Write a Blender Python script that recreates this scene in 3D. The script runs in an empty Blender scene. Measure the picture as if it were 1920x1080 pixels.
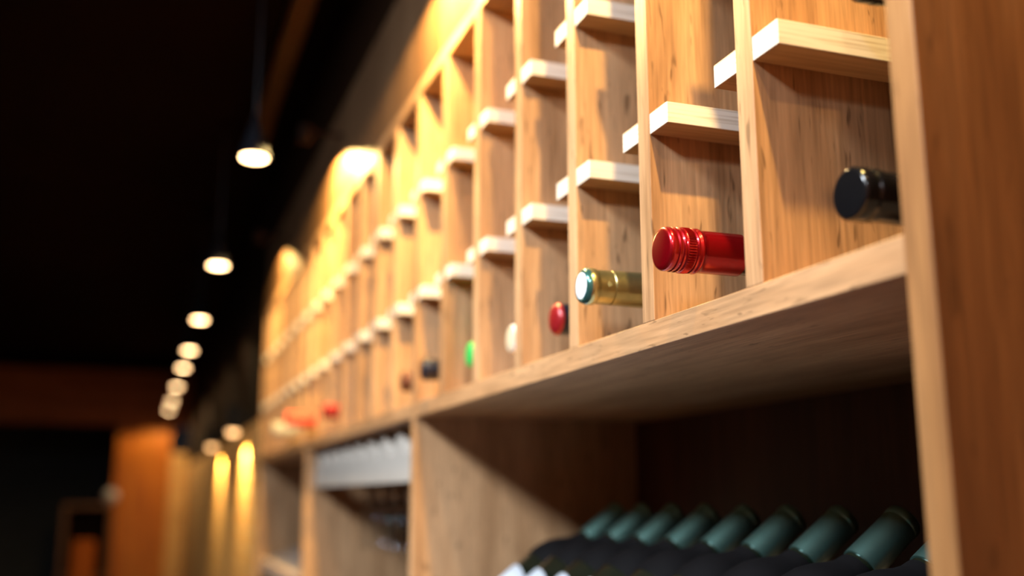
import bpy, bmesh, math, random
from mathutils import Vector, Matrix
random.seed(7)
S = bpy.context.scene
C = S.collection
EYE = 1.35          # camera height; the z values below are written relative to it
PI = math.pi

# ---------------------------------------------------------------- camera
YAW, PIT, FPX = math.radians(19.6), math.radians(11.56), 1915.0
cam = bpy.data.cameras.new('camera')
co = bpy.data.objects.new('camera', cam)
C.objects.link(co)
S.camera = co
co.location = (-0.35, 0, EYE)
fw = Vector((math.sin(YAW)*math.cos(PIT), math.cos(YAW)*math.cos(PIT), math.sin(PIT)))
co.rotation_euler = fw.to_track_quat('-Z', 'Y').to_euler()
cam.sensor_width = 36
cam.lens = 36*FPX/1920
cam.clip_start = 0.01
cam.dof.use_dof = True
cam.dof.focus_distance = 0.725
cam.dof.aperture_fstop = 2.5

# ---------------------------------------------------------------- view, world, daylight
S.view_settings.view_transform = 'Standard'
S.view_settings.look = 'None'
S.view_settings.exposure = 0.0
S.view_settings.gamma = 1
S.view_settings.use_curve_mapping = False
W = bpy.data.worlds.new('world')
S.world = W
W.use_nodes = True
W.node_tree.nodes['Background'].inputs[0].default_value = (0.6, 0.75, 1, 1)
W.node_tree.nodes['Background'].inputs[1].default_value = 0.5

# cool-white square light panels set in the ceiling left of and behind the viewpoint
PANELS = [((-1.40, 0.48, EYE+1.108), 104.0), ((-1.40, -0.90, EYE+1.108), 78.0)]
PANEL_S = 0.50
for pos_, w_ in PANELS:
    L = bpy.data.lights.new('panel_light', 'AREA')
    L.shape = 'SQUARE'
    L.size = PANEL_S
    L.energy = w_
    L.color = (0.84, 0.92, 1.0)
    lo = bpy.data.objects.new('panel_light', L)
    C.objects.link(lo)
    lo.location = pos_
PEND_W, PEND_EMIT = 5.0, 24.0
SPOT_W = 34.0
AMBER = (1.0, 0.63, 0.20)
WARM = (1.0, 0.66, 0.30)
SCONCE_W = 42

# ---------------------------------------------------------------- material helpers
def newmat(name):
    m = bpy.data.materials.new(name)
    m.use_nodes = True
    nt = m.node_tree
    return m, nt, nt.nodes['Principled BSDF']

def simple(name, col, rough=0.5, metal=0.0, coat=0.0, noise=0.12, nscale=60, bump=0.0, spec=0.5):
    m, nt, b = newmat(name)
    N, K = nt.nodes, nt.links
    tc = N.new('ShaderNodeTexCoord')
    nz = N.new('ShaderNodeTexNoise')
    nz.inputs['Scale'].default_value = nscale
    K.new(tc.outputs['Object'], nz.inputs['Vector'])
    r = N.new('ShaderNodeValToRGB')
    r.color_ramp.elements[0].position = 0.3
    r.color_ramp.elements[1].position = 0.7
    r.color_ramp.elements[0].color = (*[c*(1-noise) for c in col], 1)
    r.color_ramp.elements[1].color = (*[min(1, c*(1+noise)) for c in col], 1)
    K.new(nz.outputs['Fac'], r.inputs[0])
    K.new(r.outputs[0], b.inputs['Base Color'])
    b.inputs['Roughness'].default_value = rough
    b.inputs['Metallic'].default_value = metal
    b.inputs['Specular IOR Level'].default_value = spec
    b.inputs['Coat Weight'].default_value = coat
    b.inputs['Coat Roughness'].default_value = 0.08
    if bump:
        bp = N.new('ShaderNodeBump')
        bp.inputs['Strength'].default_value = bump
        bp.inputs['Distance'].default_value = 0.001
        K.new(nz.outputs['Fac'], bp.inputs['Height'])
        K.new(bp.outputs[0], b.inputs['Normal'])
    return m

def wood(name, axis, dark, mid, light, rough=0.5, fleck=0.6, bump=0.25, scale=1.0, spec=0.3, pscale=150):
    """oak-like laminate: streaks and short dark pores stretched along the grain axis"""
    m, nt, b = newmat(name)
    N, K = nt.nodes, nt.links
    tc = N.new('ShaderNodeTexCoord')
    oi = N.new('ShaderNodeObjectInfo')
    mul = N.new('ShaderNodeMath'); mul.operation = 'MULTIPLY'; mul.inputs[1].default_value = 37.0
    K.new(oi.outputs['Random'], mul.inputs[0])
    add = N.new('ShaderNodeVectorMath'); add.operation = 'ADD'
    K.new(tc.outputs['Object'], add.inputs[0]); K.new(mul.outputs[0], add.inputs[1])
    def noise(sc, stretch, detail=4, dist=0.0, rgh=0.55):
        mp = N.new('ShaderNodeMapping')
        v = [sc*scale]*3
        v['XYZ'.index(axis)] = sc*scale*stretch
        mp.inputs['Scale'].default_value = v
        K.new(add.outputs[0], mp.inputs['Vector'])
        nz = N.new('ShaderNodeTexNoise')
        nz.inputs['Scale'].default_value = 1.0
        nz.inputs['Detail'].default_value = detail
        nz.inputs['Distortion'].default_value = dist
        nz.inputs['Roughness'].default_value = rgh
        K.new(mp.outputs[0], nz.inputs['Vector'])
        return nz.outputs['Fac']
    broad = noise(28, 0.10, 3, 0.6)
    fine = noise(330, 0.05, 3, 0.2)
    pore = noise(pscale, 0.16, 1, 0.5)
    r = N.new('ShaderNodeValToRGB')
    e = r.color_ramp.elements
    e[0].position = 0.32; e[0].color = (*dark, 1)
    e[1].position = 0.68; e[1].color = (*light, 1)
    x = r.color_ramp.elements.new(0.5); x.color = (*mid, 1)
    K.new(broad, r.inputs[0])
    rf = N.new('ShaderNodeMapRange')
    rf.inputs[1].default_value = 0.3; rf.inputs[2].default_value = 0.7
    rf.inputs[3].default_value = 0.74; rf.inputs[4].default_value = 1.14
    K.new(fine, rf.inputs[0])
    mx = N.new('ShaderNodeVectorMath'); mx.operation = 'SCALE'
    K.new(r.outputs[0], mx.inputs[0]); K.new(rf.outputs[0], mx.inputs['Scale'])
    rp = N.new('ShaderNodeMapRange')
    rp.inputs[1].default_value = 0.66; rp.inputs[2].default_value = 0.74
    rp.inputs[3].default_value = 0.0; rp.inputs[4].default_value = fleck
    K.new(pore, rp.inputs[0])
    mm = N.new('ShaderNodeMix'); mm.data_type = 'RGBA'
    K.new(rp.outputs[0], mm.inputs['Factor'])
    K.new(mx.outputs[0], mm.inputs['A'])
    mm.inputs['B'].default_value = (*[c*0.35 for c in dark], 1)
    K.new(mm.outputs['Result'], b.inputs['Base Color'])
    b.inputs['Roughness'].default_value = rough
    b.inputs['Specular IOR Level'].default_value = spec
    bp = N.new('ShaderNodeBump')
    bp.inputs['Strength'].default_value = bump
    bp.inputs['Distance'].default_value = 0.0006
    K.new(fine, bp.inputs['Height'])
    K.new(bp.outputs[0], b.inputs['Normal'])
    return m

def plywood(name):
    """pale spruce plywood: thin layer lines stacked in z"""
    m, nt, b = newmat(name)
    N, K = nt.nodes, nt.links
    tc = N.new('ShaderNodeTexCoord')
    sp = N.new('ShaderNodeSeparateXYZ')
    K.new(tc.outputs['Object'], sp.inputs[0])
    mp = N.new('ShaderNodeMapping'); mp.inputs['Scale'].default_value = (14, 14, 700)
    K.new(tc.outputs['Object'], mp.inputs['Vector'])
    nz = N.new('ShaderNodeTexNoise'); nz.inputs['Scale'].default_value = 1; nz.inputs['Detail'].default_value = 3
    K.new(mp.outputs[0], nz.inputs['Vector'])
    m1 = N.new('ShaderNodeMath'); m1.operation = 'MULTIPLY'; m1.inputs[1].default_value = 2*PI/0.0042
    K.new(sp.outputs['Z'], m1.inputs[0])
    sn = N.new('ShaderNodeMath'); sn.operation = 'SINE'
    K.new(m1.outputs[0], sn.inputs[0])
    a = N.new('ShaderNodeMath'); a.operation = 'MULTIPLY_ADD'; a.inputs[1].default_value = 0.11; a.inputs[2].default_value = -0.02
    K.new(sn.outputs[0], a.inputs[0])
    ad = N.new('ShaderNodeMath'); ad.operation = 'ADD'
    K.new(a.outputs[0], ad.inputs[0]); K.new(nz.outputs['Fac'], ad.inputs[1])
    r = N.new('ShaderNodeValToRGB')
    e = r.color_ramp.elements
    e[0].position = 0.22; e[0].color = (0.50, 0.40, 0.29, 1)
    e[1].position = 0.50; e[1].color = (0.80, 0.735, 0.64, 1)
    K.new(ad.outputs[0], r.inputs[0])
    ge = N.new('ShaderNodeNewGeometry'); sn2 = N.new('ShaderNodeSeparateXYZ'); K.new(ge.outputs['Normal'], sn2.inputs[0])
    ab = N.new('ShaderNodeMath'); ab.operation = 'ABSOLUTE'; K.new(sn2.outputs['Z'], ab.inputs[0])
    mp2 = N.new('ShaderNodeMapping'); mp2.inputs['Scale'].default_value = (12, 260, 40)
    K.new(tc.outputs['Object'], mp2.inputs['Vector'])
    nf = N.new('ShaderNodeTexNoise'); nf.inputs['Scale'].default_value = 1; K.new(mp2.outputs[0], nf.inputs['Vector'])
    rv = N.new('ShaderNodeValToRGB')  # tan veneer on tops and undersides, with warm bounce put into the colour
    rv.color_ramp.elements[0].position = 0.3; rv.color_ramp.elements[0].color = (0.50, 0.30, 0.14, 1)
    rv.color_ramp.elements[1].position = 0.7; rv.color_ramp.elements[1].color = (0.66, 0.43, 0.22, 1)
    K.new(nf.outputs['Fac'], rv.inputs[0])
    mx = N.new('ShaderNodeMix'); mx.data_type = 'RGBA'
    K.new(ab.outputs[0], mx.inputs['Factor']); K.new(r.outputs[0], mx.inputs['A']); K.new(rv.outputs[0], mx.inputs['B'])
    K.new(mx.outputs['Result'], b.inputs['Base Color'])
    b.inputs['Roughness'].default_value = 0.6
    return m

def emit(name, col, strength):
    m, nt, b = newmat(name)
    b.inputs['Base Color'].default_value = (0.8, 0.8, 0.8, 1)
    b.inputs['Emission Color'].default_value = (*col, 1)
    b.inputs['Emission Strength'].default_value = strength
    return m

def glass(name):
    m, nt, b = newmat(name)
    b.inputs['Base Color'].default_value = (0.96, 0.98, 1, 1)
    b.inputs['Transmission Weight'].default_value = 1
    b.inputs['Roughness'].default_value = 0.02
    b.inputs['IOR'].default_value = 1.45
    return m

def brick(name):
    m, nt, b = newmat(name)
    N, K = nt.nodes, nt.links
    tc = N.new('ShaderNodeTexCoord')
    sp = N.new('ShaderNodeSeparateXYZ'); K.new(tc.outputs['Object'], sp.inputs[0])
    s = N.new('ShaderNodeMath'); s.operation = 'ADD'
    K.new(sp.outputs['X'], s.inputs[0]); K.new(sp.outputs['Y'], s.inputs[1])
    cb = N.new('ShaderNodeCombineXYZ'); K.new(s.outputs[0], cb.inputs[0]); K.new(sp.outputs['Z'], cb.inputs[1])
    bt = N.new('ShaderNodeTexBrick')
    bt.inputs['Scale'].default_value = 4.0
    bt.inputs['Color1'].default_value = (0.72, 0.42, 0.14, 1)
    bt.inputs['Color2'].default_value = (0.58, 0.31, 0.09, 1)
    bt.inputs['Mortar'].default_value = (0.62, 0.42, 0.20, 1)
    bt.inputs['Mortar Size'].default_value = 0.03
    K.new(cb.outputs[0], bt.inputs['Vector'])
    K.new(bt.outputs['Color'], b.inputs['Base Color'])
    b.inputs['Roughness'].default_value = 0.85
    return m

OD, OM, OL = (0.33, 0.180, 0.085), (0.455, 0.262, 0.132), (0.55, 0.335, 0.178)
M = dict(
    oak_z=wood('oak_upright', 'Z', OD, OM, OL, fleck=0.7, pscale=190),
    oak_y=wood('oak_board', 'Y', OD, OM, OL, fleck=0.55, pscale=300),
    oak_shaded=wood('oak_shaded', 'Z', (0.22, 0.10, 0.035), (0.29, 0.14, 0.05), (0.36, 0.19, 0.08), fleck=0.5),  # darker oak copy, shade on the near post put into the colour
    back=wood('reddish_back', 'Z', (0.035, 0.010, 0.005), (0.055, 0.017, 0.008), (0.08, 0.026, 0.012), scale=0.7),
    rest=wood('reddish_board', 'X', (0.20, 0.07, 0.03), (0.28, 0.10, 0.045), (0.36, 0.14, 0.07)),
    clad=wood('wall_cladding', 'Z', (0.11, 0.055, 0.026), (0.15, 0.078, 0.038), (0.19, 0.105, 0.052), scale=0.8),
    beam=wood('beam_wood', 'Y', (0.11, 0.042, 0.012), (0.15, 0.06, 0.02), (0.18, 0.08, 0.03)),
    pillar=wood('pillar_wood', 'Z', (0.38, 0.10, 0.005), (0.48, 0.14, 0.008), (0.54, 0.18, 0.012), scale=0.4),
    header=wood('header_wood', 'X', (0.36, 0.10, 0.025), (0.44, 0.13, 0.035), (0.50, 0.16, 0.045), scale=0.4, spec=0.1),
    ply=plywood('spruce_plywood'),
    black_wall=simple('black_paint', (0.012, 0.006, 0.004), 0.9, spec=0.05),
    brown_wall=simple('dark_brown_paint', (0.030, 0.014, 0.007), 0.9, spec=0.05),
    ceil=simple('dark_ceiling_paint', (0.010, 0.0045, 0.0025), 0.9, spec=0.05),
    floor=wood('floor_board', 'Y', (0.025, 0.014, 0.008), (0.04, 0.022, 0.012), (0.055, 0.03, 0.018), scale=0.3),
    room=simple('warm_plaster', (0.09, 0.055, 0.03), 0.9, nscale=8),
    dark_room=simple('charcoal_wall', (0.055, 0.055, 0.050), 0.8, nscale=5),
    brick=brick('brick'),
    metal=simple('pendant_metal', (0.007, 0.008, 0.012), 0.8, 0.0, spec=0.08),
    cord=simple('cord_black', (0.03, 0.035, 0.045), 0.5),
    lens=emit('pendant_lens', (1.0, 0.60, 0.28), PEND_EMIT),
    wlens=emit('wall_spot_lens', (1.0, 0.72, 0.38), 3),
    slens=emit('sconce_lens', (1.0, 0.52, 0.20), 4.5),
    panel_emit=emit('panel_diffuser', (0.84, 0.92, 1.0), 6),
    glass_dark=simple('dark_bottle_glass', (0.006, 0.010, 0.006), 0.06, 0, 1.0, nscale=10),
    glass_green=simple('green_bottle_glass', (0.02, 0.045, 0.015), 0.06, 0, 1.0, nscale=10),
    red=simple('red_cap_metal', (0.38, 0.002, 0.008), 0.27, 0.75, 0.6, 0.05),
    red_dull=simple('red_capsule', (0.32, 0.012, 0.016), 0.35, 0.3, 0.3, 0.05),
    gold=simple('gold_foil', (0.43, 0.40, 0.19), 0.28, 0.9, 0.0, 0.10, 120, 0.3),
    teal=simple('teal_foil', (0.045, 0.16, 0.15), 0.2, 0.6, 0.5, 0.05),
    capsule=simple('grey_green_capsule', (0.16, 0.32, 0.29), 0.36, 0.92, 0.0, 0.06),
    white=simple('white_disc', (0.88, 0.92, 0.97), 0.45, 0, 0, 0.02),
    black_gloss=simple('black_capsule', (0.005, 0.005, 0.006), 0.16, 0, 0.25, 0.05, spec=0.25),
    navy=simple('navy_capsule', (0.012, 0.014, 0.025), 0.3, 0, 0.4, 0.05),
    green_cap=simple('green_capsule', (0.01, 0.50, 0.10), 0.4, 0, 0.2, 0.05),
    cream=simple('cream_cap', (0.62, 0.56, 0.40), 0.5, 0, 0, 0.04),
    orange=simple('orange_capsule', (0.90, 0.065, 0.03), 0.4, 0.0, 0.3, 0.05),
    brown_cap=simple('brown_capsule', (0.14, 0.045, 0.02), 0.4, 0.1, 0.2, 0.05),
    label_black=simple('black_label', (0.004, 0.0035, 0.004), 0.7, 0, 0, 0.1, spec=0.12),
    label_white=simple('white_label', (0.78, 0.84, 0.93), 0.6, 0, 0, 0.03),
    apron=simple('pale_painted_board', (0.62, 0.56, 0.49), 0.6, 0, 0, 0.05),
    glass=glass('clear_glass'),
    leather=simple('tan_leather', (0.32, 0.075, 0.006), 0.6, spec=0.1),
    grey_box=simple('grey_blue_lacquer', (0.42, 0.42, 0.46), 0.35, 0.1, 0.3, 0.04),
    pale=simple('pale_card', (0.75, 0.55, 0.42), 0.6, 0, 0, 0.04),
    frame_white=simple('window_frame_paint', (0.7, 0.7, 0.68), 0.5),
)

# ---------------------------------------------------------------- mesh helpers
def box(bm, x0, x1, y0, y1, z0, z1):
    vs = [bm.verts.new((x, y, z)) for x in (x0, x1) for y in (y0, y1) for z in (z0, z1)]
    for f in ((0, 1, 3, 2), (4, 6, 7, 5), (0, 4, 5, 1), (2, 3, 7, 6), (0, 2, 6, 4), (1, 5, 7, 3)):
        bm.faces.new([vs[i] for i in f])

def lathe(bm, prof, seg=48, mod=None, mat=None, cap=True):
    """revolve (s, r) pairs about +Z; mod(s, angle) -> radius offset"""
    rings = []
    for s, r in prof:
        ring = []
        for k in range(seg):
            a = 2*PI*k/seg
            rr = max(1e-5, r + (mod(s, a) if mod else 0))
            ring.append(bm.verts.new((rr*math.cos(a), rr*math.sin(a), s)))
        rings.append(ring)
    for A, B in zip(rings, rings[1:]):
        for k in range(seg):
            bm.faces.new((A[k], A[(k+1) % seg], B[(k+1) % seg], B[k]))
    if cap:
        bm.faces.new(rings[0][::-1])
        bm.faces.new(rings[-1])

def obj(name, bm, m, parent=None, smooth=False, bevel=0.0, loc=None, world=True, sub=0):
    """link bm as one mesh; with loc the mesh (drawn in world coordinates) is re-origined there"""
    bmesh.ops.recalc_face_normals(bm, faces=bm.faces)
    if loc is not None:
        bmesh.ops.translate(bm, verts=bm.verts, vec=-Vector(loc))
    me = bpy.data.meshes.new(name)
    bm.to_mesh(me); bm.free()
    me.materials.append(M[m] if isinstance(m, str) else m)
    if smooth:
        for p in me.polygons: p.use_smooth = True
        me.set_sharp_from_angle(angle=math.radians(38))
    o = bpy.data.objects.new(name, me)
    C.objects.link(o)
    if parent is not None: o.parent = parent
    if loc is not None:
        o.location = Vector(loc) - (parent.location if parent is not None else Vector())
    if bevel:
        b = o.modifiers.new('bevel', 'BEVEL'); b.width = bevel; b.segments = 2
        b.limit_method = 'ANGLE'
    return o

def tag(o, label, cat, group=None):
    o['label'] = label; o['category'] = cat
    if group: o['group'] = group
    return o

def thing(name, label, cat, loc=(0, 0, 0), group=None):
    o = bpy.data.objects.new(name, None)
    C.objects.link(o)
    o.empty_display_size = 0.05
    o.location = loc
    return tag(o, label, cat, group)

def dup(root, loc, label=None, group=None):
    r = root.copy(); C.objects.link(r); r.location = loc
    if label: r['label'] = label
    if group: r['group'] = group
    for ch in list(root.children):
        c = ch.copy(); C.objects.link(c); c.parent = r
        for g in ch.children:
            q = g.copy(); C.objects.link(q); q.parent = c
    return r

def struct(name, x0, x1, y0, y1, z0, z1, m, bevel=0):
    bm = bmesh.new(); box(bm, x0, x1, y0, y1, EYE+z0, EYE+z1)
    o = obj(name, bm, m, None, bevel=bevel, loc=((x0+x1)/2, (y0+y1)/2, EYE+(z0+z1)/2))
    o['kind'] = 'structure'
    return o

def wbox(name, x0, x1, y0, y1, z0, z1, m, parent, bevel=0.0006):
    bm = bmesh.new(); box(bm, x0, x1, y0, y1, EYE+z0, EYE+z1)
    return obj(name, bm, m, parent, bevel=bevel, loc=((x0+x1)/2, (y0+y1)/2, EYE+(z0+z1)/2))

# ---------------------------------------------------------------- room
CEIL = 1.12
ENDY = 9.2
struct('floor', -3.4, 0.8, -2.3, 12.0, -1.40, -1.35, 'floor')
struct('ceiling', -3.4, 0.8, -2.3, 12.0, CEIL, CEIL+0.05, 'ceil')
RW = 0.345      # back of the rack against the wall
struct('wall_right', RW, RW+0.05, -2.3, 3.42, -1.35, CEIL, 'room')
# boxed-out wall over and beyond the rack
struct('wall_right_upper', 0.03, RW, 0.385, 3.42, 0.8205, CEIL, 'brown_wall')
struct('wall_right_brick', 0.0, RW+0.05, 3.42, ENDY, -1.35, 0.25, 'brick')
struct('wall_right_dark', 0.0, RW+0.05, 3.42, ENDY, 0.25, CEIL, 'black_wall')
# end wall: brick strip, timber pillar, header and a dark opening behind
struct('wall_far_brick', -0.14, 0.0, ENDY-0.10, ENDY+0.1, -1.35, 0.36, 'brick')
struct('trim_1', -0.565, -0.14, ENDY-0.14, ENDY+0.1, -1.35, 0.585, 'pillar', 0.004)
struct('trim_2', -3.4, 0.0, ENDY-0.16, ENDY+0.1, 0.585, 1.03, 'header', 0.004)
struct('wall_far_upper', -3.4, 0.0, ENDY-0.10, ENDY+0.1, 1.03, CEIL, 'black_wall')
struct('wall_far', -3.4, 0.4, 11.5, 11.55, -1.35, CEIL, 'dark_room')
struct('wall_far_return', -0.14, -0.10, ENDY+0.1, 11.5, -1.35, CEIL, 'dark_room')
struct('wall_left', -3.46, -3.40, -2.3, 12.0, -1.35, CEIL, 'room')
struct('wall_near', -3.4, 0.8, -2.35, -2.30, -1.35, CEIL, 'room')
struct('light_block_near', -0.62, RW+.05, -0.16, -0.10, -1.35, CEIL, 'rest')   # unseen wall added behind the viewpoint to keep light off the near post
for (pos_, w_), lb_ in zip(PANELS, ('square cool-white ceiling panel left of the viewpoint, facing the near bays', 'square cool-white ceiling panel behind the viewpoint')):
    pl = thing('ceiling_light', lb_, 'ceiling light', (pos_[0], pos_[1], EYE+CEIL))
    bm = bmesh.new(); h_ = PANEL_S/2
    for x0, x1, y0, y1 in ((-h_-.02, -h_, -h_-.02, h_+.02), (h_, h_+.02, -h_-.02, h_+.02), (-h_, h_, -h_-.02, -h_), (-h_, h_, h_, h_+.02)):
        box(bm, x0, x1, y0, y1, -.014, -.0005)
    obj('frame', bm, 'frame_white', pl)
    bm = bmesh.new(); box(bm, -h_, h_, -h_, h_, -.010, -.0005)
    obj('diffuser', bm, 'panel_emit', pl)
struct('trim_3', -0.105, -0.055, -0.10, 3.2, 1.075, CEIL, 'beam', 0.003)   # timber strip where ceiling meets the wall

# ---------------------------------------------------------------- the wine rack
PITCH, TH = 0.1433, 0.019
P0 = 0.3815                       # near face of the first upright
SH_T, SH_B = 0.1285, 0.1085       # main shelf
TOP_B, TOP_T = 0.5835, 0.6025
LOW = -0.285                      # floor of the lower compartments
NP = 21
rack = thing('wine_rack', 'long oak wall rack of bottle bays with pale plywood rests above open compartments', 'wine rack', (0, P0, 0))
def py(k): return P0 + k*PITCH
for k in range(NP+1):
    y0 = py(k)
    if k % 7 == 0:
        wbox('side_panel', 0, RW-.006, y0, y0+TH, -1.35, TOP_B, 'oak_shaded' if k == 0 else 'oak_z', rack)
    else:
        wbox('divider', 0, RW-.006, y0, y0+TH, SH_T, TOP_B, 'oak_z', rack)
for j in range(3):
    a, b = py(7*j)+TH, py(7*j+7)
    wbox('shelf', 0, RW-.006, a, b, SH_B, SH_T, 'oak_y', rack)
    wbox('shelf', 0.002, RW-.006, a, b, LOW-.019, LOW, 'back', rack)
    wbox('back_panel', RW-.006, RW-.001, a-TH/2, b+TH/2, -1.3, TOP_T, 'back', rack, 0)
    d = wbox('cabinet_door', -0.018, 0, a-TH+.002, b-.002, -1.27, LOW-.022, 'oak_z', rack)
    wbox('plinth', 0.04, 0.058, a, b, -1.35, -1.27, 'oak_y', rack)
wbox('top_board', 0, RW-.006, P0, py(NP)+TH, TOP_B, TOP_T, 'oak_y', rack)
# upper boarding above the bays: separate cladding boards, flush with the rack
struct('trim_4', 0.0, RW-.002, P0, py(NP)+TH, TOP_T+.0005, 0.82, 'clad', 0)
# plywood bottle rests: one board each, cross-lapped through its upright
HW = 0.0285
RT = 0.0165
for k in range(NP+1):
    y0 = py(k)
    for zt in (0.290, 0.4447):
        bm = bmesh.new()
        if k > 0: box(bm, 0.0006, 0.300, y0-HW, y0-.00005, EYE+zt-RT, EYE+zt)
        if k < NP: box(bm, 0.0006, 0.300, y0+TH+.00005, y0+TH+HW, EYE+zt-RT, EYE+zt)
        obj('bottle_rest', bm, 'ply', rack, bevel=0.0005, loc=(0.15, y0+TH/2, EYE+zt-RT/2))

# ---------------------------------------------------------------- bottles lying in the rack
BZ = SH_T + 0.0375 + 0.0005
def body_profile(n=0.0):
    return [(0.006, 0.0130), (0.05, 0.0135), (0.085, 0.0142), (0.098, 0.0175), (0.110, 0.0255), (0.121, 0.0330),
            (0.135, 0.0368), (0.15, 0.0375), (0.288, 0.0375), (0.296, 0.0355), (0.300, 0.030)]
def lying(name, label, tipx, y, z, cap_fn, glassm='glass_dark', group=None, seg=48):
    t = thing(name, label, 'wine bottle', (tipx, y, EYE+z), group)
    t.rotation_euler = (0, PI/2, 0)          # local +Z runs into the rack
    bm = bmesh.new(); lathe(bm, body_profile(), seg)
    obj('glass_body', bm, glassm, t, smooth=True)
    cap_fn(t)
    return t

def cap_red(t):
    prof = [(0.0, 0.0), (0.0, 0.0118), (0.0002, 0.0130), (0.0008, 0.0143), (0.0020, 0.0152), (0.0032, 0.0154), (0.0052, 0.0153),
            (0.0058, 0.0147), (0.0066, 0.0147), (0.0074, 0.0155), (0.0086, 0.0155), (0.0094, 0.0146), (0.0102, 0.0147),
            (0.0110, 0.0156), (0.0122, 0.0156), (0.0128, 0.0150), (0.0134, 0.0155), (0.0140, 0.0157),
            (0.0145, 0.0155), (0.0165, 0.0155), (0.0185, 0.0155), (0.0195, 0.0155), (0.0201, 0.0149), (0.0207, 0.0149),
            (0.0214, 0.0157), (0.0222, 0.0157), (0.0229, 0.0149), (0.0236, 0.0150), (0.0244, 0.0158), (0.0256, 0.0160),
            (0.0266, 0.0156), (0.0275, 0.0150), (0.030, 0.0149), (0.060, 0.0150), (0.0602, 0.0135)]
    def knurl(s, a):
        return 0.0005*math.cos(a*52) if 0.0142 < s < 0.0196 else 0
    bm = bmesh.new(); lathe(bm, prof, 312, knurl)
    c = obj('screw_cap', bm, 'red', t, smooth=True)
def cap_gold(t):
    prof = [(0.0012, 0.0118), (0.0010, 0.0122), (0.0022, 0.0139), (0.0040, 0.0150), (0.0070, 0.0154), (0.0095, 0.0152), (0.0112, 0.0145),
            (0.0125, 0.0142), (0.0245, 0.01425), (0.0250, 0.0136), (0.0256, 0.01435), (0.0300, 0.0144), (0.066, 0.0149), (0.0662, 0.014)]
    def crease(s, a):
        return 0.00022*math.sin(a*3+s*900)*math.cos(a*7) if 0.003 < s < 0.012 else 0.00006*math.sin(a*5+s*300)
    bm = bmesh.new(); lathe(bm, prof, 96, crease)
    c = obj('foil_capsule', bm, 'gold', t, smooth=True)
    bm = bmesh.new(); lathe(bm, [(0.0014, 0.0108), (0.0001, 0.0108), (-0.0003, 0.0117), (0.0, 0.0128), (0.0012, 0.0139), (0.0026, 0.0146), (0.0040, 0.0151), (0.0040, 0.012)], 96)
    r = obj('rim', bm, 'teal', t, smooth=True); r['label'] = 'teal rim around the cap end'
    bm = bmesh.new(); lathe(bm, [(0.0016, 0.0108), (-0.0001, 0.01085), (-0.0003, 0.0104), (-0.00035, 0.003)], 64)
    w = obj('top_disc', bm, 'white', t, smooth=True); w['label'] = 'white round disc on the cap end'
    # small embossed crown on the side of the foil that faces the room
    bm = bmesh.new()
    for i, (da, ds, sz) in enumerate(((-.10, .0, .0007), (0, -.0006, .0008), (.10, 0, .0007), (-.06, .0016, .0006), (.06, .0016, .0006), (0, .0018, .0006))):
        a = PI*1.5 + da; s = 0.0190 + ds
        p = Vector((0.0143*math.cos(a), 0.0143*math.sin(a), s))
        bmesh.ops.create_icosphere(bm, subdivisions=2, radius=sz, matrix=Matrix.Translation(p))
    obj('embossed_emblem', bm, 'gold', t, smooth=True)
def plain_cap(col, disc=None, bead=True, length=0.055, discname='top_disc', rr=0.0152, round_end=0.003):
    def f(t):
        q = round_end
        prof = [(0.0, 0.0), (0.0, rr-q)]
        prof += [(q*(1-math.cos(a)), rr-q+q*math.sin(a)) for a in (0.4, 0.8, 1.2, PI/2)]
        if bead:
            prof += [(0.0085, rr), (0.0095, rr-.0012), (0.0105, rr-.0012), (0.0118, rr), (0.0165, rr), (0.0175, rr-.001), (0.02, rr-.0009), (length, rr-.0002)]
        else:
            prof += [(length, rr-.0002)]
        prof += [(length+.0002, 0.0133)]
        bm = bmesh.new(); lathe(bm, prof, 64)
        obj('capsule', bm, col, t, smooth=True)
        if disc:
            bm = bmesh.new(); lathe(bm, [(0.002, rr-.0018), (-0.0004, rr-.0018), (-0.0007, rr-.003), (-0.0008, .002)], 48)
            obj(discname, bm, disc, t, smooth=True)
    return f
def cap_two(t):   # red rounded cap, navy sleeve behind
    bm = bmesh.new(); lathe(bm, [(0, 0), (0.0002, .009), (.0012, .0125), (.003, .0146), (.005, .0155), (.0064, .0158), (.0066, .015)], 64)
    obj('cap', bm, 'red_dull', t, smooth=True)
    bm = bmesh.new(); lathe(bm, [(.0066, .013), (.0066, .0152), (.06, .0150), (.0602, .013)], 64)
    obj('sleeve', bm, 'navy', t, smooth=True)
G = 'bottles lying on the floor of the bays'
def bc(k): return py(k) + TH + (PITCH-TH)/2
lying('wine_bottle', 'dark bottle with glossy black capsule in the bay nearest the right post', 0.018, bc(0), BZ+.003, plain_cap('black_gloss', rr=.0158), group=G)
lying('wine_bottle', 'bottle with bright red ribbed metal screw cap poking out of its bay', -0.0264, bc(1), BZ, cap_red, group=G)
lying('wine_bottle', 'bottle with gold foil capsule, teal rim and white end disc', -0.0233, bc(2), BZ+.002, cap_gold, 'glass_green', group=G)
lying('wine_bottle', 'bottle with red rounded cap and dark navy sleeve, left of the gold-foiled one', 0.0085, bc(3), BZ, cap_two, group=G)
lying('wine_bottle', 'bottle with a pale cream-white cap end, second bay left of the gold-foiled one', 0.0172, bc(4), BZ+.002, plain_cap('label_white', 'cream'), group=G)
lying('wine_bottle', 'bottle with a bright green cap just showing beside its divider', 0.0138, bc(5), BZ+.003, plain_cap('green_cap'), group=G)
lying('wine_bottle', 'bottle with small matt black cap, last bay right of the middle post', -0.0065, bc(6), BZ+.001, plain_cap('navy'), group=G)
lying('wine_bottle', 'bottle with dark brown cap in the first bay left of the middle post', 0.0, bc(7), BZ, plain_cap('brown_cap'), group=G)
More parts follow.
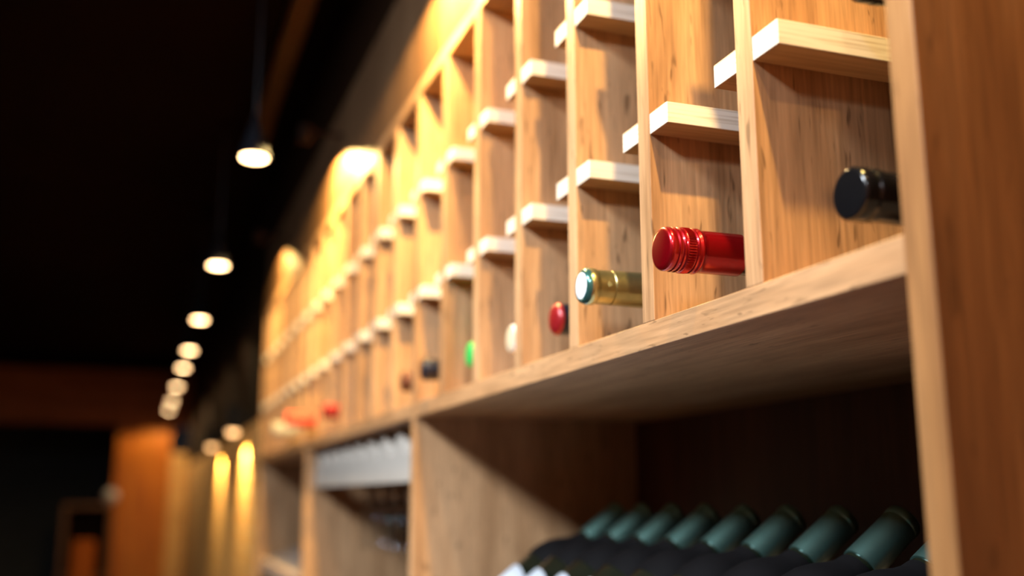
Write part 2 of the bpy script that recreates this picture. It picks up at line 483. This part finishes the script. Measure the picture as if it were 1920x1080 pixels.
lying('wine_bottle', 'bottle with small dark red cap, right of the orange-capped one', -0.022, bc(11), BZ, plain_cap('red_dull'), group=G)
lying('wine_bottle', 'bottle with long orange-red capsule sticking far out of its bay', -0.058, bc(13), BZ+.003, plain_cap('orange', rr=0.0165, length=.075), group=G)
lying('wine_bottle', 'farthest bottle, with a pale cream cap end, left of the orange-red one', -0.052, bc(15), BZ, plain_cap('cream', rr=.0165), group=G)
lying('wine_bottle', 'dark bottle lying on the plywood rests, cut off by the top edge of the picture', 0.0375, bc(0), 0.3075, plain_cap('black_gloss'))

# ---------------------------------------------------------------- leaning bottles in the big lower compartment
ax = Vector((0.789, 0, 0.615)).normalized()
tilt = math.atan2(ax.x, ax.z)
def leaning(y, label, group):
    top = Vector((0.2245, y, EYE-0.0172))
    base = top - ax*0.300
    t = thing('leaning_wine_bottle', label, 'wine bottle', base, group)
    t.rotation_euler = (0, tilt, 0)
    s = lambda v: 0.300 - v
    bm = bmesh.new()
    lathe(bm, [(s(a), b) for a, b in ((0.004, .0135), (.055, .0142), (.066, .0152), (.076, .0190), (.088, .0270), (.100, .0330), (.114, .0362), (.13, .0368),
                                     (.290, .0368), (.297, .034), (.300, .029))][::-1], 56)
    obj('glass_body', bm, 'glass_dark', t, smooth=True)
    bm = bmesh.new()
    lathe(bm, [(s(a), b) for a, b in ((0, .0), (0, .0120), (.0006, .0138), (.0018, .0146), (.0060, .0149), (.0078, .0148), (.0086, .0142), (.0094, .0143), (.030, .0148), (.058, .0156), (.0582, .0145))][::-1], 56)
    obj('foil_capsule', bm, 'capsule', t, smooth=True)
    bm = bmesh.new()
    lathe(bm, [(s(a), b) for a, b in ((.062, .0152), (.0640, .0158), (.070, .0170), (.077, .0203), (.0885, .0282), (.100, .0338), (.114, .0369), (.128, .0373), (.1285, .036))][::-1], 56, cap=False)
    obj('neck_label', bm, 'label_black', t, smooth=True)
    # front label wraps the upper half of the body
    bm = bmesh.new()
    n = 28; rr = 0.0373
    for si, sj in ((.150, .255),):
        a0, a1 = PI-1.25, PI+1.25
        prev = None
        for i in range(n+1):
            a = a0+(a1-a0)*i/n
            top_s = si + 0.018*abs(2*i/n-1)**2
            vs = [bm.verts.new((rr*math.cos(a), rr*math.sin(a), s(top_s))), bm.verts.new((rr*math.cos(a), rr*math.sin(a), s(sj)))]
            if prev: bm.faces.new((prev[0], vs[0], vs[1], prev[1]))
            prev = vs
    lb = obj('label_paper', bm, 'label_white', t, smooth=True)
    sd = lb.modifiers.new('thick', 'SOLIDIFY'); sd.thickness = 0.0003; sd.offset = 1
    return t
LY = [0.68+0.0745*k for k in range(-1, 8)]
lab = ['leaning dark bottle mostly hidden behind the near right post',
       'leaning bottle with the largest grey-green capsule, beside the right post',
       'leaning bottle with grey-green capsule, second full neck left of the right post',
       'leaning bottle with grey-green capsule, third full neck left of the right post',
       'leaning bottle with grey-green capsule, fourth of the eight full necks from the right',
       'leaning bottle with grey-green capsule, fourth full neck from the left end of its row',
       'leaning bottle with grey-green capsule, third from the left end of its row',
       'leaning bottle with grey-green capsule, second from the left end of its row',
       'leaning bottle at the left end of the row in the lower compartment']
lean0 = leaning(LY[0], lab[0], 'bottles leaning in a row in the lower compartment')
for y, t_ in list(zip(LY, lab))[1:]:
    dup(lean0, (lean0.location.x, y, lean0.location.z), t_)
# inclined board that carries them, with battens between the bottles
crad = thing('bottle_cradle', 'inclined reddish wooden board with battens carrying the leaning bottles', 'bottle stand', (0.2, 0.9, EYE+LOW))
nrm = Vector((ax.z, 0, -ax.x))
top = Vector((0.2245, 0, EYE-0.0172))
def slab(bm, s0, s1, n0, n1, y0, y1):
    P = []
    for ss in (s0, s1):
        for nn in (n0, n1):
            for yy in (y0, y1):
                v = top - ax*ss + nrm*nn; P.append(bm.verts.new((v.x, yy, v.z)))
    for f in ((0, 1, 3, 2), (4, 6, 7, 5), (0, 4, 5, 1), (2, 3, 7, 6), (0, 2, 6, 4), (1, 5, 7, 3)):
        bm.faces.new([P[i] for i in f])
bm = bmesh.new(); slab(bm, 0.03, 0.345, 0.0385, 0.0505, P0+TH+.004, py(7)-.10)
obj('board', bm, 'rest', crad, loc=tuple(crad.location))
for k in range(len(LY)-1):
    y = (LY[k]+LY[k+1])/2
    bm = bmesh.new(); slab(bm, 0.02, 0.30, 0.026, 0.0385, y-.0045, y+.0045)
    obj('batten', bm, 'rest', crad, loc=tuple(crad.location))

# ---------------------------------------------------------------- middle lower compartment: stemware
a, b = py(7)+TH, py(14)
sr = thing('stemware_rack', 'pale board with notched top edge hanging under the shelf in the middle compartment', 'glass rack', (0.03, (a+b)/2, EYE+SH_B))
bm = bmesh.new()
n = 9; w = (b-a-.004)/n
for i in range(n):     # scalloped tongues of the apron
    y0 = a+.002+i*w
    pts = [(y0, 0.022), (y0+w, 0.022), (y0+w, 0.058), (y0+w*.86, 0.068), (y0+w*.64, 0.094), (y0+w*.56, 0.0995), (y0+w*.44, 0.0995), (y0+w*.36, 0.094), (y0+w*.14, 0.068), (y0, 0.058)]
    F = [bm.verts.new((0.022, y, EYE+z)) for y, z in pts]; B = [bm.verts.new((0.034, y, EYE+z)) for y, z in pts]
    bm.faces.new(F); bm.faces.new(B[::-1])
    for q in range(len(pts)): bm.faces.new((F[q], F[(q+1) % len(pts)], B[(q+1) % len(pts)], B[q]))
obj('apron', bm, 'apron', sr, loc=(0.028, (a+b)/2, EYE+0.06))
for i in range(n+1):
    y0 = a+.002+i*w
    y0 = min(max(y0, a+.004), b-.004)
    bm = bmesh.new()
    box(bm, 0.034, RW-.02, y0-.0035, y0+.0035, EYE+0.091, EYE+SH_B-.0003)
    f0, f1 = max(y0-.019, a+.0005), min(y0+.019, b-.0005)
    box(bm, 0.034, RW-.02, f0, f1, EYE+0.088, EYE+0.091)
    obj('rail', bm, 'ply', sr, loc=(0.18, y0, EYE+0.1))
def wineglass(loc, label, group):
    t = thing('wine_glass', label, 'wine glass', loc, group)
    outer = [(0.0, .034), (-.0015, .034), (-.004, .012), (-.010, .0042), (-.085, .0036), (-.095, .008), (-.105, .024), (-.122, .036), (-.140, .040), (-.165, .0375), (-.190, .032)]
    inner = [(-.190, .0308), (-.165, .0363), (-.140, .0388), (-.122, .0348), (-.107, .0225), (-.100, .008)]
    bm = bmesh.new(); lathe(bm, outer+inner, 40)
    obj('bowl_and_stem', bm, 'glass', t, smooth=True)
    return t
gl = None
cols = [a+.002+w*(i+.5) for i in range(n)]
gcount = 0
for ci in (0, 1, 2, 3, 4, 5):
    for xi, xx in enumerate((0.09, 0.18)):
        loc = (xx, cols[ci], EYE+0.0930)
        if gl is None:
            gl = wineglass(loc, 'clear wine glass hanging upside down under the pale notched board', 'wine glasses hanging in the middle compartment')
        else:
            dup(gl, loc)

# far lower compartment: pale tablet-like box resting on a dark tray
yb = py(14)+TH
tr = thing('slanted_box', 'grey-blue slanted lid box with pale front edge on dark foot in the far compartment', 'box', (0.05, 2.75, EYE-.2))
def wedge(bm, x0, x1, y0, y1, zf0, zf1, zb0, zb1):
    vs = [bm.verts.new(p) for p in ((x0, y0, zf0), (x0, y1, zf0), (x0, y1, zf1), (x0, y0, zf1), (x1, y0, zb0), (x1, y1, zb0), (x1, y1, zb1), (x1, y0, zb1))]
    for f in ((0, 1, 2, 3), (4, 7, 6, 5), (0, 4, 5, 1), (3, 2, 6, 7), (0, 3, 7, 4), (1, 5, 6, 2)): bm.faces.new([vs[i] for i in f])
bm = bmesh.new(); wedge(bm, 0.02, 0.24, yb+.02, 3.25, EYE-.215, EYE-.185, EYE-.215, EYE-.105)
obj('lid', bm, 'grey_box', tr, bevel=.004, loc=(0.13, 2.8, EYE-.17))
bm = bmesh.new(); wedge(bm, 0.004, 0.02, yb+.02, 3.25, EYE-.225, EYE-.180, EYE-.225, EYE-.180)
obj('front_edge', bm, 'pale', tr, bevel=.004, loc=(0.012, 2.8, EYE-.2))
bm = bmesh.new(); box(bm, 0.004, 0.24, yb+.02, 3.25, EYE+LOW+.0005, EYE-.2255)
obj('foot', bm, 'black_wall', tr, bevel=.002, loc=(0.1, 2.8, EYE-.25))

# ---------------------------------------------------------------- pendant lamps along the rack
PX, PZ = -0.178, 0.68
PY = [0.06, 1.06, 2.056, 3.112, 4.132, 5.034, 5.754, 6.762, 7.81, 8.703]
def spot(parent, loc, energy, angle, name, size=.018, blend=.25, col=WARM):
    Lt = bpy.data.lights.new(name, 'SPOT'); Lt.energy = energy; Lt.color = col
    Lt.spot_size = math.radians(angle); Lt.spot_blend = blend; Lt.shadow_soft_size = size
    o = bpy.data.objects.new(name, Lt); C.objects.link(o); o.parent = parent; o.location = loc
    return o
def pendant(loc, label, group):
    t = thing('pendant_lamp', label, 'pendant lamp', loc, group)
    bm = bmesh.new(); lathe(bm, [(0.0, .0262), (0.0, .0300), (.004, .0300), (.030, .0235), (.060, .0140), (.080, .0085), (.092, .0060), (.094, .003)], 40, cap=False)
    sh = obj('shade', bm, 'metal', t, smooth=True)
    sh.modifiers.new('thick', 'SOLIDIFY').thickness = 0.001
    bm = bmesh.new(); lathe(bm, [(-.0045, .0), (-.0044, .008), (-.0040, .0150), (-.0030, .0210), (-.0015, .0250), (0.0005, .0258), (.003, .0258)], 32)
    obj('lens', bm, 'lens', t, smooth=True)
    bm = bmesh.new(); lathe(bm, [(.093, .0022), (CEIL-PZ-.02, .0022)], 12)
    obj('cord', bm, 'cord', t, smooth=True)
    bm = bmesh.new(); lathe(bm, [(CEIL-PZ-.022, .004), (CEIL-PZ-.02, .030), (CEIL-PZ-.0005, .034)], 32)
    obj('canopy', bm, 'black_wall', t, smooth=True)
    spot(t, (0, 0, -.012), PEND_W, 150, 'pendant_spot')
    return t
names = {3: 'bright pendant lamp with visible cord, nearest in the picture, upper left of the rack',
         4: 'pendant lamp with the second largest disc of light, below the nearest one',
         5: 'third pendant lamp of the row counting from the nearest',
         6: 'fourth pendant lamp of the row counting from the nearest',
         7: 'dimmer fifth pendant lamp of the row, between the fourth and sixth discs',
         8: 'sixth pendant lamp of the row, touching the overlapping pair of farthest discs',
         9: 'upper one of the two overlapping farthest pendant lamps',
         10: 'lowest and farthest pendant lamp of the row, overlapping the one above',
         2: 'pendant lamp just above the picture that lights the top of the rack'}
p0 = None
for i, y in enumerate(PY):
    lb = names.get(i+1, 'pendant lamp over the near end of the rack, outside the picture')
    if i == 7:
        far_light = bpy.data.lights['pendant_spot'].copy(); far_light.energy = PEND_W*3.5      # extra power put into the far lamps to brighten the brick
    if p0 is None: p0 = pendant((PX, y, EYE+PZ), lb, 'pendant lamps in a row along the rack')
    else: dup(p0, (PX-.001*max(0, i-3), y, EYE+PZ), lb)
    if i >= 7:
        for c_ in [q for q in C.objects if q.type == 'LIGHT' and q.parent and abs(q.parent.location.y-y) < 1e-4]: c_.data = far_light

# ---------------------------------------------------------------- small wall-washing spots close to the boarding
def washer(y, label, k):
    t = thing('wall_spot', label, 'spotlight', (-.078, y, EYE+.722), 'small spots washing the top of the rack')
    t.rotation_euler = (math.radians(8), 0, 0)      # heads tip away from the viewpoint
    bm = bmesh.new(); lathe(bm, [(0.0, .0125), (0.0, .0150), (.034, .0150), (.036, .012)], 32)
    obj('housing', bm, 'black_wall', t, smooth=True)
    bm = bmesh.new(); lathe(bm, [(.0030, .002), (.0030, .0126), (.006, .0126)], 32)
    obj('lens', bm, 'wlens', t, smooth=True)
    bm = bmesh.new(); box(bm, .0145, .0775, -.004, .004, .018, .026); obj('arm', bm, 'black_wall', t)
    spot(t, (0, 0, -.003), SPOT_W*k, 160, 'wall_spot_light', .010, .12, AMBER)
    return t
for y, k, lb in ((.365, 1.0, 'small dark spotlight above the near end post, outside the picture'),
              (1.205, 1.45, 'small dark spotlight behind the hot glow at the top edge of the picture'),
              (2.045, 1.45, 'small dark spotlight over the bright oval glow at the middle of the rack top'),
              (2.95, 0.6, 'small dark spotlight over the bright oval glow at the far end of the rack')):
    washer(y, lb, k)

# ---------------------------------------------------------------- wall sconces on the brick
def sconce(y, label):
    t = thing('wall_sconce', label, 'wall lamp', (0, y, EYE+.235), 'sconces on the brick wall')
    bm = bmesh.new(); lathe(bm, [(0, .020), (0, .024), (.09, .024), (.092, .010)], 32)
    bmesh.ops.translate(bm, verts=bm.verts, vec=(-.05, 0, 0)); obj('shade', bm, 'metal', t, smooth=True)
    bm = bmesh.new(); lathe(bm, [(-.016, .004), (-.014, .012), (-.006, .019), (0, .0205)], 32)
    bmesh.ops.translate(bm, verts=bm.verts, vec=(-.05, 0, 0)); obj('lens', bm, 'slens', t, smooth=True)
    bm = bmesh.new(); box(bm, -.028, -.0005, -.012, .012, .03, .06); obj('bracket', bm, 'metal', t)
    spot(t, (-.05, 0, -.02), SCONCE_W, 124, 'sconce_spot', .012, .4, AMBER)
    return t
sconce(3.87, 'nearer wall lamp on the brick, right one of the two low lights')
sconce(5.07, 'farther wall lamp on the brick, left one of the two low lights')

# ---------------------------------------------------------------- things in the dark opening at the far end
cb = thing('wooden_cabinet', 'open dark brown wooden cabinet frame standing in the dark opening at the far end', 'cabinet', (-0.72, ENDY-.35, 0))
for nm, x0, x1, z0, z1 in (('side_board', -.905, -.875, -1.35, -.085), ('side_board', -.575, -.545, -1.35, -.085), ('top_board', -.905, -.545, -.085, -.055), ('middle_shelf', -.875, -.575, -.62, -.595)):
    wbox(nm, x0, x1, ENDY-.5, ENDY-.18, z0, z1, 'beam', cb, .003)
wbox('cabinet_back', -.875, -.575, ENDY-.195, ENDY-.18, -1.35, -.085, 'black_wall', cb, 0)
gb = bmesh.new(); bmesh.ops.create_uvsphere(gb, u_segments=24, v_segments=16, radius=.058, matrix=Matrix.Translation((-.575, ENDY-.34, EYE+.004)))
o = obj('pale_globe', gb, 'grey_box', None, smooth=True, loc=(-.575, ENDY-.34, EYE+.004)); tag(o, 'small dim bluish globe standing on the corner of the far cabinet', 'globe')
ch = thing('armchair', 'tan leather chair with slanted back in front of the far dark cabinet', 'chair', (-.72, 8.2, 0))
def rbox(name, x0, x1, y0, y1, z0, z1, m, rot=0, bev=.02):
    c = ((x0+x1)/2, (y0+y1)/2, EYE+(z0+z1)/2)
    o = wbox(name, x0, x1, y0, y1, z0, z1, m, ch, bev); o.rotation_euler = (rot, 0, 0); return o
rbox('backrest', -.80, -.64, 8.32, 8.38, -.86, -.31, 'leather', -.18)
rbox('seat', -.93, -.55, 7.90, 8.34, -.95, -.87, 'leather')
for xx in (-.91, -.60):
    for yy in (7.93, 8.27): rbox('leg', xx, xx+.035, yy, yy+.035, -1.35, -.955, 'beam', 0, .003)
